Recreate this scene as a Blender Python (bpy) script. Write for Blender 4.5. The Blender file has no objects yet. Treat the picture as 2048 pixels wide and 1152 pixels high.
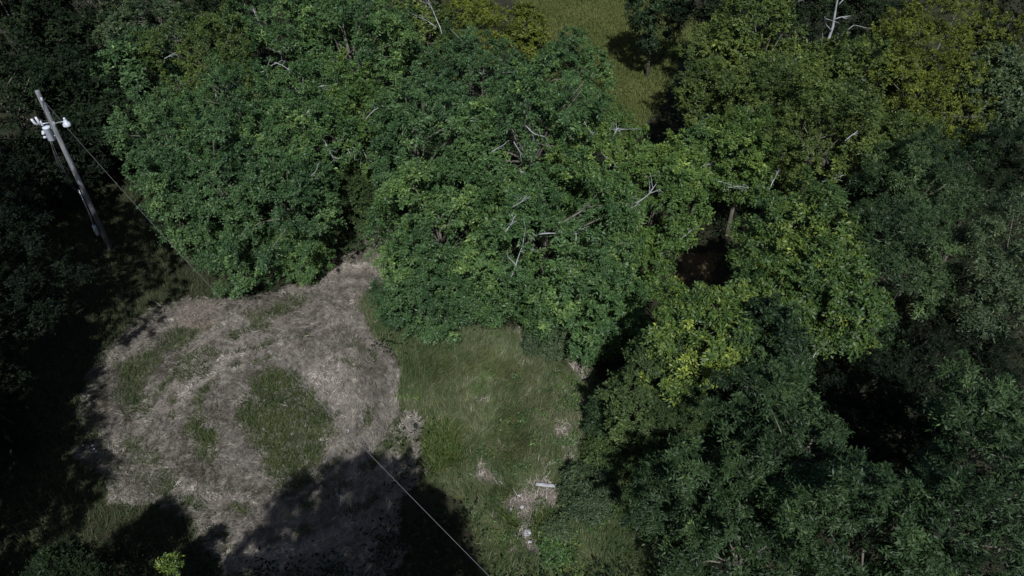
import bpy, math
import numpy as np
from mathutils import Vector
S = bpy.context.scene
COL = S.collection
R_ = math.radians

# ------------------------------------------------------------------ camera
CAM_H, PITCH, FPX = 23.0, 41.0, 1436.0
cam = bpy.data.cameras.new('camera')
camo = bpy.data.objects.new('camera', cam); COL.objects.link(camo)
camo.location = (0, 0, CAM_H)
camo.rotation_euler = (R_(90 - PITCH), 0, 0)
cam.sensor_width = 36.0
cam.lens = 36.0 * FPX / 2048.0
cam.clip_end = 3000.0
S.camera = camo
# ------------------------------------------------------------------ sky, sun, exposure
SUN_EL, SUN_AZ = 47.0, 3.0
w = bpy.data.worlds.new('World'); S.world = w; w.use_nodes = True
nt = w.node_tree
sky = nt.nodes.new('ShaderNodeTexSky'); sky.sky_type = 'NISHITA'; sky.sun_disc = False
sky.sun_elevation = R_(SUN_EL); sky.sun_rotation = R_(180 - SUN_AZ)
bg = nt.nodes['Background']; bg.inputs['Strength'].default_value = 0.062
nt.links.new(sky.outputs[0], bg.inputs[0])
sl = bpy.data.lights.new('sun', 'SUN'); sl.energy = 4.6; sl.angle = R_(0.53); sl.color = (0.98, 0.985, 1.0)
so = bpy.data.objects.new('sun', sl); COL.objects.link(so)
so.rotation_euler = (R_(90 - SUN_EL), 0, R_(SUN_AZ)); so.location = (0, -30, 60)
S.view_settings.view_transform = 'Standard'; S.view_settings.look = 'None'
S.view_settings.gamma = 1.0; S.view_settings.exposure = 0.35
S.cycles.max_bounces = 5; S.cycles.diffuse_bounces = 2; S.cycles.glossy_bounces = 1
S.cycles.transmission_bounces = 3; S.cycles.transparent_max_bounces = 4

# ------------------------------------------------------------------ helpers
SP, CP = math.sin(R_(PITCH)), math.cos(R_(PITCH))
def ray(px, py):
    x = (px - 1024) / FPX; y = (576 - py) / FPX
    return np.array([x, CP + y * SP, -(SP - y * CP)])
def P(px, py, h=0.0):
    d = ray(px, py); t = (CAM_H - h) / -d[2]
    return np.array([0, 0, CAM_H]) + d * t
def depth(px, py, h=0.0):
    return (CAM_H - h) / -ray(px, py)[2]
def poly(pts):
    return np.array([P(x, y)[:2] for x, y in pts])
def inside(pl, x, y):
    r = np.zeros(x.shape, bool); n = len(pl)
    for i in range(n):
        x1, y1 = pl[i]; x2, y2 = pl[(i + 1) % n]
        c = ((y1 > y) != (y2 > y)) & (x < (x2 - x1) * (y - y1) / (y2 - y1 + 1e-12) + x1)
        r ^= c
    return r
_lat = np.random.default_rng(7).random((256, 256))
def noise(x, y, s=1.0, o=0):
    x = np.asarray(x) / s + 37.3 + o * 11.7; y = np.asarray(y) / s + 91.1 + o * 5.3
    xi = np.floor(x).astype(int); yi = np.floor(y).astype(int); fx = x - xi; fy = y - yi
    fx = fx * fx * (3 - 2 * fx); fy = fy * fy * (3 - 2 * fy)
    g = lambda a, b: _lat[a & 255, b & 255]
    return (g(xi, yi) * (1 - fx) + g(xi + 1, yi) * fx) * (1 - fy) + (g(xi, yi + 1) * (1 - fx) + g(xi + 1, yi + 1) * fx) * fy
def fbm(x, y, s, o=0, n=3):
    t = 0; a = 1; ta = 0
    for k in range(n):
        t = t + a * noise(x, y, s / 2 ** k, o + k * 3); ta += a; a *= .5
    return t / ta
def near(x, y):
    return np.clip((70 - np.hypot(np.asarray(x), np.asarray(y) - 30)) / 30, 0, 1)
def gh(x, y):
    return ((fbm(x, y, 9, 1) - .5) * .5 + (fbm(x, y, 1.6, 2) - .5) * .14) * near(x, y)
def norm(v):
    return v / (np.linalg.norm(v, axis=-1, keepdims=True) + 1e-9)
def raw_mesh(name, V, quads=None, tris=None, attrs=None, mat=None, smooth=False):
    me = bpy.data.meshes.new(name)
    V = np.asarray(V, np.float32)
    me.vertices.add(len(V)); me.vertices.foreach_set('co', V.ravel())
    q = np.zeros((0, 4), np.int32) if quads is None else np.asarray(quads, np.int32)
    t = np.zeros((0, 3), np.int32) if tris is None else np.asarray(tris, np.int32)
    me.loops.add(q.size + t.size)
    me.loops.foreach_set('vertex_index', np.concatenate([q.ravel(), t.ravel()]))
    nq, ntr = len(q), len(t)
    me.polygons.add(nq + ntr)
    ls = np.concatenate([np.arange(nq) * 4, nq * 4 + np.arange(ntr) * 3]).astype(np.int32)
    me.polygons.foreach_set('loop_start', ls)
    if smooth: me.polygons.foreach_set('use_smooth', np.ones(nq + ntr, bool))
    for k, (dom, a) in (attrs or {}).items():
        at = me.attributes.new(k, 'FLOAT', dom); at.data.foreach_set('value', np.asarray(a, np.float32))
    me.update(calc_edges=True)
    if mat: me.materials.append(mat)
    return me
def link(name, me, parent=None, loc=None):
    o = bpy.data.objects.new(name, me); COL.objects.link(o)
    if parent is not None: o.parent = parent
    if loc is not None: o.location = loc
    return o
def tag(o, label=None, cat=None, group=None, kind=None):
    if label: o['label'] = label
    if cat: o['category'] = cat
    if group: o['group'] = group
    if kind: o['kind'] = kind
    return o
class Tubes:
    """collects tapered tubes / lathes / boxes into one mesh"""
    def __init__(s): s.V = []; s.Q = []; s.T = []; s.n = 0
    def tube(s, pts, rad, n=6, cap=True):
        pts = np.asarray(pts, float); m = len(pts); rad = np.broadcast_to(np.asarray(rad, float), (m,))
        tg = np.gradient(pts, axis=0); tg = norm(tg)
        ref = np.array([0.0, 0, 1]) if abs(tg[:, 2]).mean() < .9 else np.array([1.0, 0, 0])
        a = norm(np.cross(tg, ref)); b = np.cross(tg, a)
        th = np.arange(n) * 2 * np.pi / n
        ring = pts[:, None] + rad[:, None, None] * (np.cos(th)[None, :, None] * a[:, None] + np.sin(th)[None, :, None] * b[:, None])
        s.V.append(ring.reshape(-1, 3))
        i = np.arange(m - 1)[:, None] * n; j = np.arange(n)[None]; j2 = (j + 1) % n
        s.Q.append(s.n + np.stack([i + j, i + j2, i + n + j2, i + n + j], -1).reshape(-1, 4)); base = s.n; s.n += m * n
        if cap:
            for k, c in ((0, pts[0]), (m - 1, pts[-1])):
                s.V.append(c[None]); ci = s.n; s.n += 1
                r0 = base + k * n + np.arange(n); r1 = base + k * n + (np.arange(n) + 1) % n
                s.T.append(np.stack([r0, r1, np.full(n, ci)], -1) if k else np.stack([r1, r0, np.full(n, ci)], -1))
    def lathe(s, c, prof, n=20):
        c = np.asarray(c, float); prof = np.asarray(prof, float); m = len(prof); th = np.arange(n) * 2 * np.pi / n
        ring = np.stack([prof[:, :1] * np.cos(th), prof[:, :1] * np.sin(th), np.repeat(prof[:, 1:], n, 1)], -1) + c
        s.V.append(ring.reshape(-1, 3))
        i = np.arange(m - 1)[:, None] * n; j = np.arange(n)[None]; j2 = (j + 1) % n
        s.Q.append(s.n + np.stack([i + j, i + j2, i + n + j2, i + n + j], -1).reshape(-1, 4)); s.n += m * n
    def box(s, c, h, rz=0, bev=.15):
        x, y, z = h; k = min(h) * bev
        out = []
        for zz, q in ((-z, k), (-z + k, 0), (z - k, 0), (z, k)):
            for sx, sy in ((-1, -1), (1, -1), (1, 1), (-1, 1)):
                X = sx * (x - q); Y = sy * (y - q)
                out.append((c[0] + X * math.cos(rz) - Y * math.sin(rz), c[1] + X * math.sin(rz) + Y * math.cos(rz), c[2] + zz))
        b = s.n; s.V.append(np.array(out)); s.n += 16; q = []
        for l in range(3):
            for j in range(4): q.append((b + l * 4 + j, b + l * 4 + (j + 1) % 4, b + l * 4 + 4 + (j + 1) % 4, b + l * 4 + 4 + j))
        q.append((b + 3, b + 2, b + 1, b)); q.append((b + 12, b + 13, b + 14, b + 15)); s.Q.append(np.array(q))
    def mesh(s, name, mat, smooth=True):
        return raw_mesh(name, np.concatenate(s.V), np.concatenate(s.Q) if s.Q else None,
                        np.concatenate(s.T) if s.T else None, mat=mat, smooth=smooth)

# ------------------------------------------------------------------ materials
def new_mat(name):
    m = bpy.data.materials.new(name); m.use_nodes = True; nt = m.node_tree
    return m, nt, nt.nodes, nt.links, nt.nodes['Principled BSDF']
def ramp(nodes, stops):
    r = nodes.new('ShaderNodeValToRGB'); e = r.color_ramp.elements
    while len(e) < len(stops): e.new(0.5)
    for el, (p, c) in zip(e, stops): el.position = p; el.color = (*c, 1)
    return r
def leaf_mat(name, dark, mid, light, rough=.45, spec=.45, transl=.22):
    m, nt, N, L, b = new_mat(name)
    at = N.new('ShaderNodeAttribute'); at.attribute_name = 'tint'
    r = ramp(N, [(0.0, dark), (.5, mid), (.93, light), (1.0, tuple(min(1, c * 1.7) for c in light))])
    L.new(at.outputs['Fac'], r.inputs[0]); L.new(r.outputs[0], b.inputs['Base Color'])
    b.inputs['Roughness'].default_value = rough; b.inputs['Specular IOR Level'].default_value = spec
    t = N.new('ShaderNodeBsdfTranslucent')
    hs = N.new('ShaderNodeMixRGB'); hs.blend_type = 'MULTIPLY'; hs.inputs[0].default_value = 1; hs.inputs[2].default_value = (1.0, .95, .4, 1)
    L.new(r.outputs[0], hs.inputs[1]); L.new(hs.outputs[0], t.inputs[0])
    mx = N.new('ShaderNodeMixShader'); mx.inputs[0].default_value = transl
    L.new(b.outputs[0], mx.inputs[1]); L.new(t.outputs[0], mx.inputs[2])
    L.new(mx.outputs[0], N['Material Output'].inputs[0])
    return m
def noise_mat(name, c0, c1, scale=4, rough=.85, stretch=(1, 1, 1), detail=6, metallic=0, bump=.3, spec=.3):
    m, nt, N, L, b = new_mat(name)
    tc = N.new('ShaderNodeTexCoord'); mp = N.new('ShaderNodeMapping'); mp.inputs['Scale'].default_value = stretch
    nz = N.new('ShaderNodeTexNoise'); nz.inputs['Scale'].default_value = scale; nz.inputs['Detail'].default_value = detail
    L.new(tc.outputs['Object'], mp.inputs[0]); L.new(mp.outputs[0], nz.inputs[0])
    r = ramp(N, [(.3, c0), (.7, c1)]); L.new(nz.outputs[0], r.inputs[0]); L.new(r.outputs[0], b.inputs['Base Color'])
    b.inputs['Roughness'].default_value = rough; b.inputs['Metallic'].default_value = metallic
    b.inputs['Specular IOR Level'].default_value = spec
    bp = N.new('ShaderNodeBump'); bp.inputs['Strength'].default_value = bump; bp.inputs['Distance'].default_value = .02
    L.new(nz.outputs[0], bp.inputs['Height']); L.new(bp.outputs[0], b.inputs['Normal'])
    return m
LM = {
 'walnut': leaf_mat('leaf_walnut', (.022, .050, .017), (.050, .102, .030), (.100, .156, .040), .52, .3),
 'bluish': leaf_mat('leaf_bluish', (.019, .044, .017), (.044, .089, .031), (.078, .132, .043), .5, .28),
 'bright': leaf_mat('leaf_bright', (.028, .058, .016), (.062, .114, .024), (.115, .165, .032), .52, .28),
 'olive':  leaf_mat('leaf_olive', (.027, .045, .011), (.058, .088, .018), (.096, .126, .023), .55, .3),
 'yellow': leaf_mat('leaf_yellow', (.042, .058, .010), (.086, .108, .013), (.128, .148, .017), .55, .25),
 'lime':   leaf_mat('leaf_lime', (.020, .045, .014), (.050, .092, .020), (.142, .176, .026), .5, .3),
 'dark':   leaf_mat('leaf_dark_and_shaded', (.006, .012, .006), (.013, .023, .010), (.026, .040, .016), .6, .1),  # dark foliage, also darkened in colour for dim corners and wood shade
 'deep':   leaf_mat('leaf_deep_shade', (.004, .008, .004), (.008, .014, .007), (.015, .024, .011), .6, .1),  # deep shade of the hollows put into the leaf colour
 'ash':    leaf_mat('leaf_ash', (.010, .022, .009), (.027, .052, .018), (.062, .100, .034), .52, .22),
 'cedar':  leaf_mat('leaf_cedar', (.016, .030, .011), (.034, .056, .017), (.055, .080, .022), .6, .2, .1),
 'sage':   leaf_mat('leaf_sage', (.024, .042, .020), (.048, .073, .030), (.080, .106, .040), .55, .3),
}
BARK = noise_mat('bark', (.045, .038, .030), (.13, .12, .10), 6, .9, (1, 1, .25))
DEADWOOD = noise_mat('dead_wood', (.13, .135, .14), (.30, .305, .31), 5, .8, (1, 1, .4))

# ------------------------------------------------------------------ surface zones (on the ground)
HAY = poly([(150,840),(165,740),(230,690),(300,620),(370,595),(470,600),(560,585),(620,560),(655,505),(700,470),(775,462),(790,520),(735,600),(745,660),(790,730),(815,800),(828,880),(830,950),(800,1010),(770,1160),(450,1160),(415,1095),(320,1015),(240,1005),(180,925)])
ISLAND = poly([(486,790),(510,748),(548,728),(596,748),(626,790),(662,830),(668,880),(640,925),(600,985),(560,985),(536,940),(520,900),(492,850)])
PATCHES = [poly(p) for p in (
 [(232,800),(240,740),(300,690),(390,645),(450,645),(330,712),(285,760),(290,830),(255,840)],
 [(340,750),(390,705),(450,700),(420,745),(370,770)],
 [(768,915),(792,838),(818,890),(812,925)],
 [(385,860),(415,820),(440,860),(430,935),(400,930)],
 [(480,630),(560,600),(620,585),(600,610),(520,650)],
 [(150,850),(180,830),(200,890),(175,905)],
 [(250,900),(290,880),(330,930),(300,950)],
)]
SOIL = [poly(p) for p in ([(350,625),(385,600),(450,615),(440,650),(390,660),(355,650)],)]
LITTER = [poly(p) for p in ([(725,330),(768,330),(775,395),(740,400)], [(1350,500),(1440,500),(1430,575),(1350,570)])]
BARE = [poly(p) for p in ([(1010,1010),(1050,960),(1110,965),(1115,1010),(1085,1040),(1080,1115),(1045,1120),(1040,1050),(990,1045)],
 [(1130,720),(1180,735),(1185,775),(1150,770)], [(1115,860),(1150,840),(1150,915),(1120,915)], [(940,920),(985,940),(1000,975),(960,965)])]
MEADOW = poly([(740,580),(790,640),(850,660),(1050,650),(1090,700),(1190,690),(1200,780),(1160,850),(1200,900),(1290,960),(1300,1090),(1400,1160),(960,1160),(900,1000),(840,950),(830,850),(790,720),(720,620)])
LEFTSHADE = poly([(-40,300),(230,320),(300,330),(330,420),(400,470),(480,600),(385,605),(245,700),(200,850),(300,960),(470,1060),(500,1165),(-40,1165)])
FIELD = poly([(1010,-20),(1240,-20),(1270,60),(1330,120),(1290,190),(1230,260),(1180,220),(1150,60)])
FIELDB = poly([(980,-60),(1300,-60),(1400,30),(1350,160),(1250,300),(1120,240),(1060,40)])
TUFTS = [poly(p) for p in ([(845,870),(910,860),(925,950),(860,960)], [(1060,1045),(1100,1030),(1100,1105),(1070,1105)], [(1000,1030),(1040,1050),(1040,1100),(1005,1090)])]

# ------------------------------------------------------------------ ground
def axis(lo, hi, step, ext):
    a = np.arange(lo, hi + 1e-6, step); e = np.array(ext, float)
    return np.concatenate([lo - e[::-1], a, hi + e])
gx = axis(-34, 34, .22, [1, 3, 6, 10, 16, 25, 40, 70, 120, 200, 350, 600])
gy = axis(4, 66, .22, [1, 3, 6, 10, 16, 25, 40, 70, 120, 200, 350, 600])
GX, GY = np.meshgrid(gx, gy); X = GX.ravel(); Y = GY.ravel()
jx = X + (fbm(X, Y, 1.4, 20) - .5) * 1.4; jy = Y + (fbm(X, Y, 1.4, 27) - .5) * 1.4
hay_m = inside(HAY, jx, jy).astype(float)
soil_m = np.any([inside(p, jx, jy) for p in SOIL + BARE], 0).astype(float)
lit_m = np.any([inside(p, jx, jy) for p in LITTER], 0).astype(float)
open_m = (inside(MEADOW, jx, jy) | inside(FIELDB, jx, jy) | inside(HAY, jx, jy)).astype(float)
nx, ny = len(gx), len(gy); I = np.arange(nx * ny).reshape(ny, nx)
Qd = np.stack([I[:-1, :-1], I[:-1, 1:], I[1:, 1:], I[1:, :-1]], -1).reshape(-1, 4)
gm, nt_, N, L, b = new_mat('ground_soil_and_grass')
tc = N.new('ShaderNodeTexCoord')
def gnoise(s, d=6):
    n = N.new('ShaderNodeTexNoise'); n.inputs['Scale'].default_value = s; n.inputs['Detail'].default_value = d
    L.new(tc.outputs['Object'], n.inputs[0]); return n
n1, n2, n3 = gnoise(.35), gnoise(2.2), gnoise(14)
def att(k):
    a = N.new('ShaderNodeAttribute'); a.attribute_name = k; return a.outputs['Fac']
def mixc(f, a, bb):
    m = N.new('ShaderNodeMixRGB'); L.new(f, m.inputs[0]); L.new(a, m.inputs[1]); L.new(bb, m.inputs[2]); return m.outputs[0]
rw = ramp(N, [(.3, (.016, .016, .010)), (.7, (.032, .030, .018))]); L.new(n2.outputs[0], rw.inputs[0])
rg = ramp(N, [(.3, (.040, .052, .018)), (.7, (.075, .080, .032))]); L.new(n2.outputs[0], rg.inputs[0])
rh = ramp(N, [(.3, (.12, .108, .092)), (.7, (.215, .195, .17))]); L.new(n3.outputs[0], rh.inputs[0])
rs = ramp(N, [(.3, (.085, .070, .056)), (.7, (.17, .14, .115))]); L.new(n3.outputs[0], rs.inputs[0])
rl = ramp(N, [(.3, (.06, .042, .024)), (.7, (.13, .09, .05))]); L.new(n3.outputs[0], rl.inputs[0])
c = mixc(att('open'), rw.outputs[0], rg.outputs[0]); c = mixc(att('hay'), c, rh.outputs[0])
c = mixc(att('soil'), c, rs.outputs[0]); c = mixc(att('litter'), c, rl.outputs[0])
L.new(c, b.inputs['Base Color']); b.inputs['Roughness'].default_value = .95; b.inputs['Specular IOR Level'].default_value = .1
bp = N.new('ShaderNodeBump'); bp.inputs['Strength'].default_value = .6; bp.inputs['Distance'].default_value = .06
L.new(n3.outputs[0], bp.inputs['Height']); L.new(bp.outputs[0], b.inputs['Normal'])
ground = link('ground', raw_mesh('ground', np.stack([X, Y, gh(X, Y)], -1), Qd, attrs={
    'hay': ('POINT', hay_m), 'soil': ('POINT', soil_m), 'litter': ('POINT', lit_m), 'open': ('POINT', open_m)}, mat=gm, smooth=True))
tag(ground, 'ground of dry soil, stubble and leaf litter', kind='structure')

# ------------------------------------------------------------------ grasses: every blade is geometry
rng = np.random.default_rng(11)
def scatter(pl, dens):
    lo = pl.min(0); hi = pl.max(0); n = int(dens * (hi - lo).prod())
    p = lo + rng.random((n, 2)) * (hi - lo)
    j = p + np.stack([fbm(p[:, 0], p[:, 1], 1.4, 20) - .5, fbm(p[:, 0], p[:, 1], 1.4, 27) - .5], -1) * 1.4
    return p[inside(pl, j[:, 0], j[:, 1])]
def blades(name, p, z0, ang, lean, length, width, tint, mat, label, curve=.5):
    """curved tapering strips rooted at p; lean in radians from vertical"""
    n = len(p); d = np.stack([np.cos(ang), np.sin(ang), np.zeros(n)], -1); side = np.stack([-np.sin(ang), np.cos(ang), np.zeros(n)], -1)
    sw = rng.uniform(-.6, .6, n); side = norm(side + sw[:, None] * np.array([0, 0, 1.0]))
    b0 = np.stack([p[:, 0], p[:, 1], gh(p[:, 0], p[:, 1]) + z0], -1)
    up = np.array([0, 0, 1.0])
    d1 = np.sin(lean)[:, None] * d + np.cos(lean)[:, None] * up
    l2 = np.minimum(lean + curve * rng.random(n), 2.0)
    d2 = np.sin(l2)[:, None] * d + np.cos(l2)[:, None] * up
    m = b0 + d1 * (length * .5)[:, None]; t = m + d2 * (length * .5)[:, None]
    wv = side * (width * .5)[:, None]
    V = np.stack([b0 - wv, b0 + wv, m - wv * .85, m + wv * .85, t], 1).reshape(-1, 3)
    k = np.arange(n)[:, None] * 5
    Q = k + np.array([[0, 1, 3, 2]]); T = k + np.array([[2, 3, 4]])
    tt = np.clip(tint, 0, 1)
    o = link(name, raw_mesh(name, V, Q, T, {'tint': ('FACE', np.concatenate([tt, tt]))}, mat))
    return tag(o, label, kind='stuff')
G_HAY = leaf_mat('straw', (.080, .070, .058), (.222, .196, .168), (.40, .36, .315), .75, .15, .1)
G_GREEN = leaf_mat('grass_short', (.026, .042, .014), (.060, .082, .026), (.135, .135, .065), .6, .2, .25)
G_MEAD = leaf_mat('grass_tall', (.036, .060, .020), (.076, .100, .040), (.175, .168, .110), .6, .2, .25)
G_LUSH = leaf_mat('grass_lush', (.034, .062, .014), (.064, .098, .024), (.12, .14, .042), .55, .25, .3)
G_FIELD = leaf_mat('grass_field', (.056, .072, .020), (.090, .106, .030), (.145, .145, .055), .7, .1, .25)
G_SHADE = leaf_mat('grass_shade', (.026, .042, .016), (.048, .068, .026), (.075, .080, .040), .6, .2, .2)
cen = P(575, 830)[:2]
# cut hay lying in swirled swaths
p = scatter(HAY, 115); nT = 9
tuft_t = np.repeat(rng.normal(0, .20, len(p)), nT); tuft_a = np.repeat(rng.normal(0, .75, len(p)), nT); tuft_z = np.repeat(rng.random(len(p)) ** 2, nT)
p = np.repeat(p, nT, 0) + rng.normal(0, .05, (len(p) * nT, 2))
x, y = p[:, 0], p[:, 1]
tang = np.arctan2(y - cen[1], x - cen[0]) + math.pi / 2
jx = x + (fbm(x, y, .9, 40) - .5) * .9 + rng.normal(0, .13, len(x)); jy = y + (fbm(x, y, .9, 47) - .5) * .9 + rng.normal(0, .13, len(x))
green = (inside(ISLAND, jx, jy) & (rng.random(len(x)) < .9)) | (np.any([inside(q, jx, jy) for q in PATCHES], 0) & (rng.random(len(x)) < .2 + 1.0 * fbm(x, y, .8, 48)))
rad = np.hypot(x - cen[0], y - cen[1]) + (fbm(x, y, 2.0, 88) - .5) * 1.6
for r_, a0 in ((3.6, 5), (4.7, 12), (5.9, 21)):   # thin arcs of grass left between the mower passes
    green |= (np.abs(rad - r_) < .16) & (fbm(tang * 2.2 + a0, rad * .3, .8, 19) > .50) & (rng.random(len(x)) < .75)
soil = np.any([inside(q, x, y) for q in SOIL], 0)
streak = np.abs(fbm(x, y * 2.2, 1.5, 70) - .5) < .010
hay = (~green | streak) & (~soil | (rng.random(len(p)) < .42))
ph = p[hay]; n = len(ph)
a = tang[hay] + (fbm(ph[:, 0], ph[:, 1], 1.1, 80) - .5) * 3.5 + tuft_a[hay] + rng.normal(0, .22, n)
ridge = np.clip(fbm(ph[:, 0], ph[:, 1], .8, 90) - .40, 0, 1) * .5
rr = np.hypot(ph[:, 0] - cen[0], ph[:, 1] - cen[1]) + (fbm(ph[:, 0], ph[:, 1], 2.5, 31) - .5) * 3
swirl = fbm(rr * 1.15, tang[hay] * .75 + 9, .75, 35)
cl = fbm(ph[:, 0], ph[:, 1], .45, 95); big = fbm(ph[:, 0], ph[:, 1], 2.6, 97)
blades('cut_hay', ph, ridge * rng.random(n) * 1.3 + .14 * tuft_z[hay], a, rng.uniform(1.0, 1.62, n), rng.uniform(.08, .24, n) * np.where(rng.random(n) < .06, 1.9, 1), rng.uniform(.006, .015, n),
       -.02 + .40 * cl + .40 * (big - .5) + 1.0 * (swirl - .37) + 1.0 * tuft_t[hay] + rng.normal(0, .10, n), G_HAY, 'pale cut hay lying flattened in a swirl over the clearing', .35)
# short green grass between the swaths
pg = p[green & ~soil]; pg = pg[rng.random(len(pg)) < .75]; n = len(pg)
a = rng.uniform(0, 6.28, n)
blades('short_grass', pg, 0 * a, a, rng.uniform(.2, 1.1, n), rng.uniform(.16, .42, n), rng.uniform(.012, .026, n),
       fbm(pg[:, 0], pg[:, 1], .8, 33) * .7 + rng.normal(0, .13, n), G_GREEN, 'short green grass left in patches between the hay swaths', .8)
ps = ph[rng.random(len(ph)) < .03 + .50 * np.clip(fbm(ph[:, 0], ph[:, 1], 1.3, 15) - .42, 0, 1) + 1.5 * np.clip(.44 - swirl, 0, 1)]; n = len(ps); a = rng.uniform(0, 6.28, n)
blades('stubble_grass', ps, 0 * a, a, rng.uniform(.2, 1.0, n), rng.uniform(.08, .2, n), rng.uniform(.010, .02, n), rng.random(n) * .8, G_GREEN,
       'thin green regrowth poking through the cut hay', .8)
# tall meadow grass
p = scatter(MEADOW, 110)
p = np.repeat(p, 6, 0) + rng.normal(0, .06, (len(p) * 6, 2)); mt_t = np.repeat(rng.normal(0, .17, len(p) // 6), 6); mt_a = np.repeat(rng.normal(0, .7, len(p) // 6), 6); x, y = p[:, 0], p[:, 1]
bare = np.any([inside(q, x + (noise(x, y, .5, 3) - .5) * .8, y + (noise(x, y, .5, 5) - .5) * .8) for q in BARE], 0) | (fbm(x, y, 1.7, 55) > .73)
lush = np.any([inside(q, x, y) for q in TUFTS], 0) & (noise(x, y, .5, 8) > .3)
k2 = ~bare & ~lush & (rng.random(len(p)) < .35 + .9 * fbm(x, y, .8, 58)); p2 = p[k2]; n = len(p2); x, y = p2[:, 0], p2[:, 1]
a = 1.2 + (fbm(x, y, 2.2, 61) - .5) * 6 + mt_a[k2] + rng.normal(0, .3, n)
blades('meadow_grass', p2, 0 * a, a, rng.uniform(.15, 1.15, n), rng.uniform(.18, .5, n) * (.35 + 1.4 * fbm(x, y, .9, 66)), rng.uniform(.009, .020, n),
       fbm(x, y, 2.8, 64) * .75 + fbm(x, y, .5, 68) * .45 - .15 + mt_t[k2] + rng.normal(0, .09, n), G_MEAD, 'tall uncut meadow grass beside the hay', .9)
p3 = p[lush]; n = len(p3); a = rng.uniform(0, 6.28, n)
blades('lush_grass', p3, 0 * a, a, rng.uniform(.1, .9, n), rng.uniform(.45, .9, n), rng.uniform(.014, .026, n), rng.random(n), G_LUSH,
       'tufts of lush bright green tall grass at the meadow edge', 1.0)
p4 = p[bare]; p4 = p4[rng.random(len(p4)) < .45]; n = len(p4); a = rng.uniform(0, 6.28, n)
blades('dead_stalks', p4, 0 * a, a, rng.uniform(.7, 1.55, n), rng.uniform(.15, .45, n), rng.uniform(.008, .018, n), rng.random(n), G_HAY,
       'dry dead stalks and straw on the bare patches of the meadow', .3)
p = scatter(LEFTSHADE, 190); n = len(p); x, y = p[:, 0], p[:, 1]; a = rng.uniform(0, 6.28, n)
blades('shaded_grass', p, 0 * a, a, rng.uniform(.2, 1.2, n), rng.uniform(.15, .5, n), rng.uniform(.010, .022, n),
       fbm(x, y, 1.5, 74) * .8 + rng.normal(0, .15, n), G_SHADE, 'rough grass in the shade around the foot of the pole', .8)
p = scatter(FIELDB, 150); n = len(p); x, y = p[:, 0], p[:, 1]; a = rng.uniform(0, 6.28, n)
blades('field_grass', p, 0 * a, a, rng.uniform(.1, 1.1, n), rng.uniform(.15, .45, n), rng.uniform(.03, .05, n),
       fbm(x, y, 3.5, 77) * .8 + rng.normal(0, .15, n), G_FIELD, 'yellowish grass of the open strip between the trees', .8)

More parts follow.
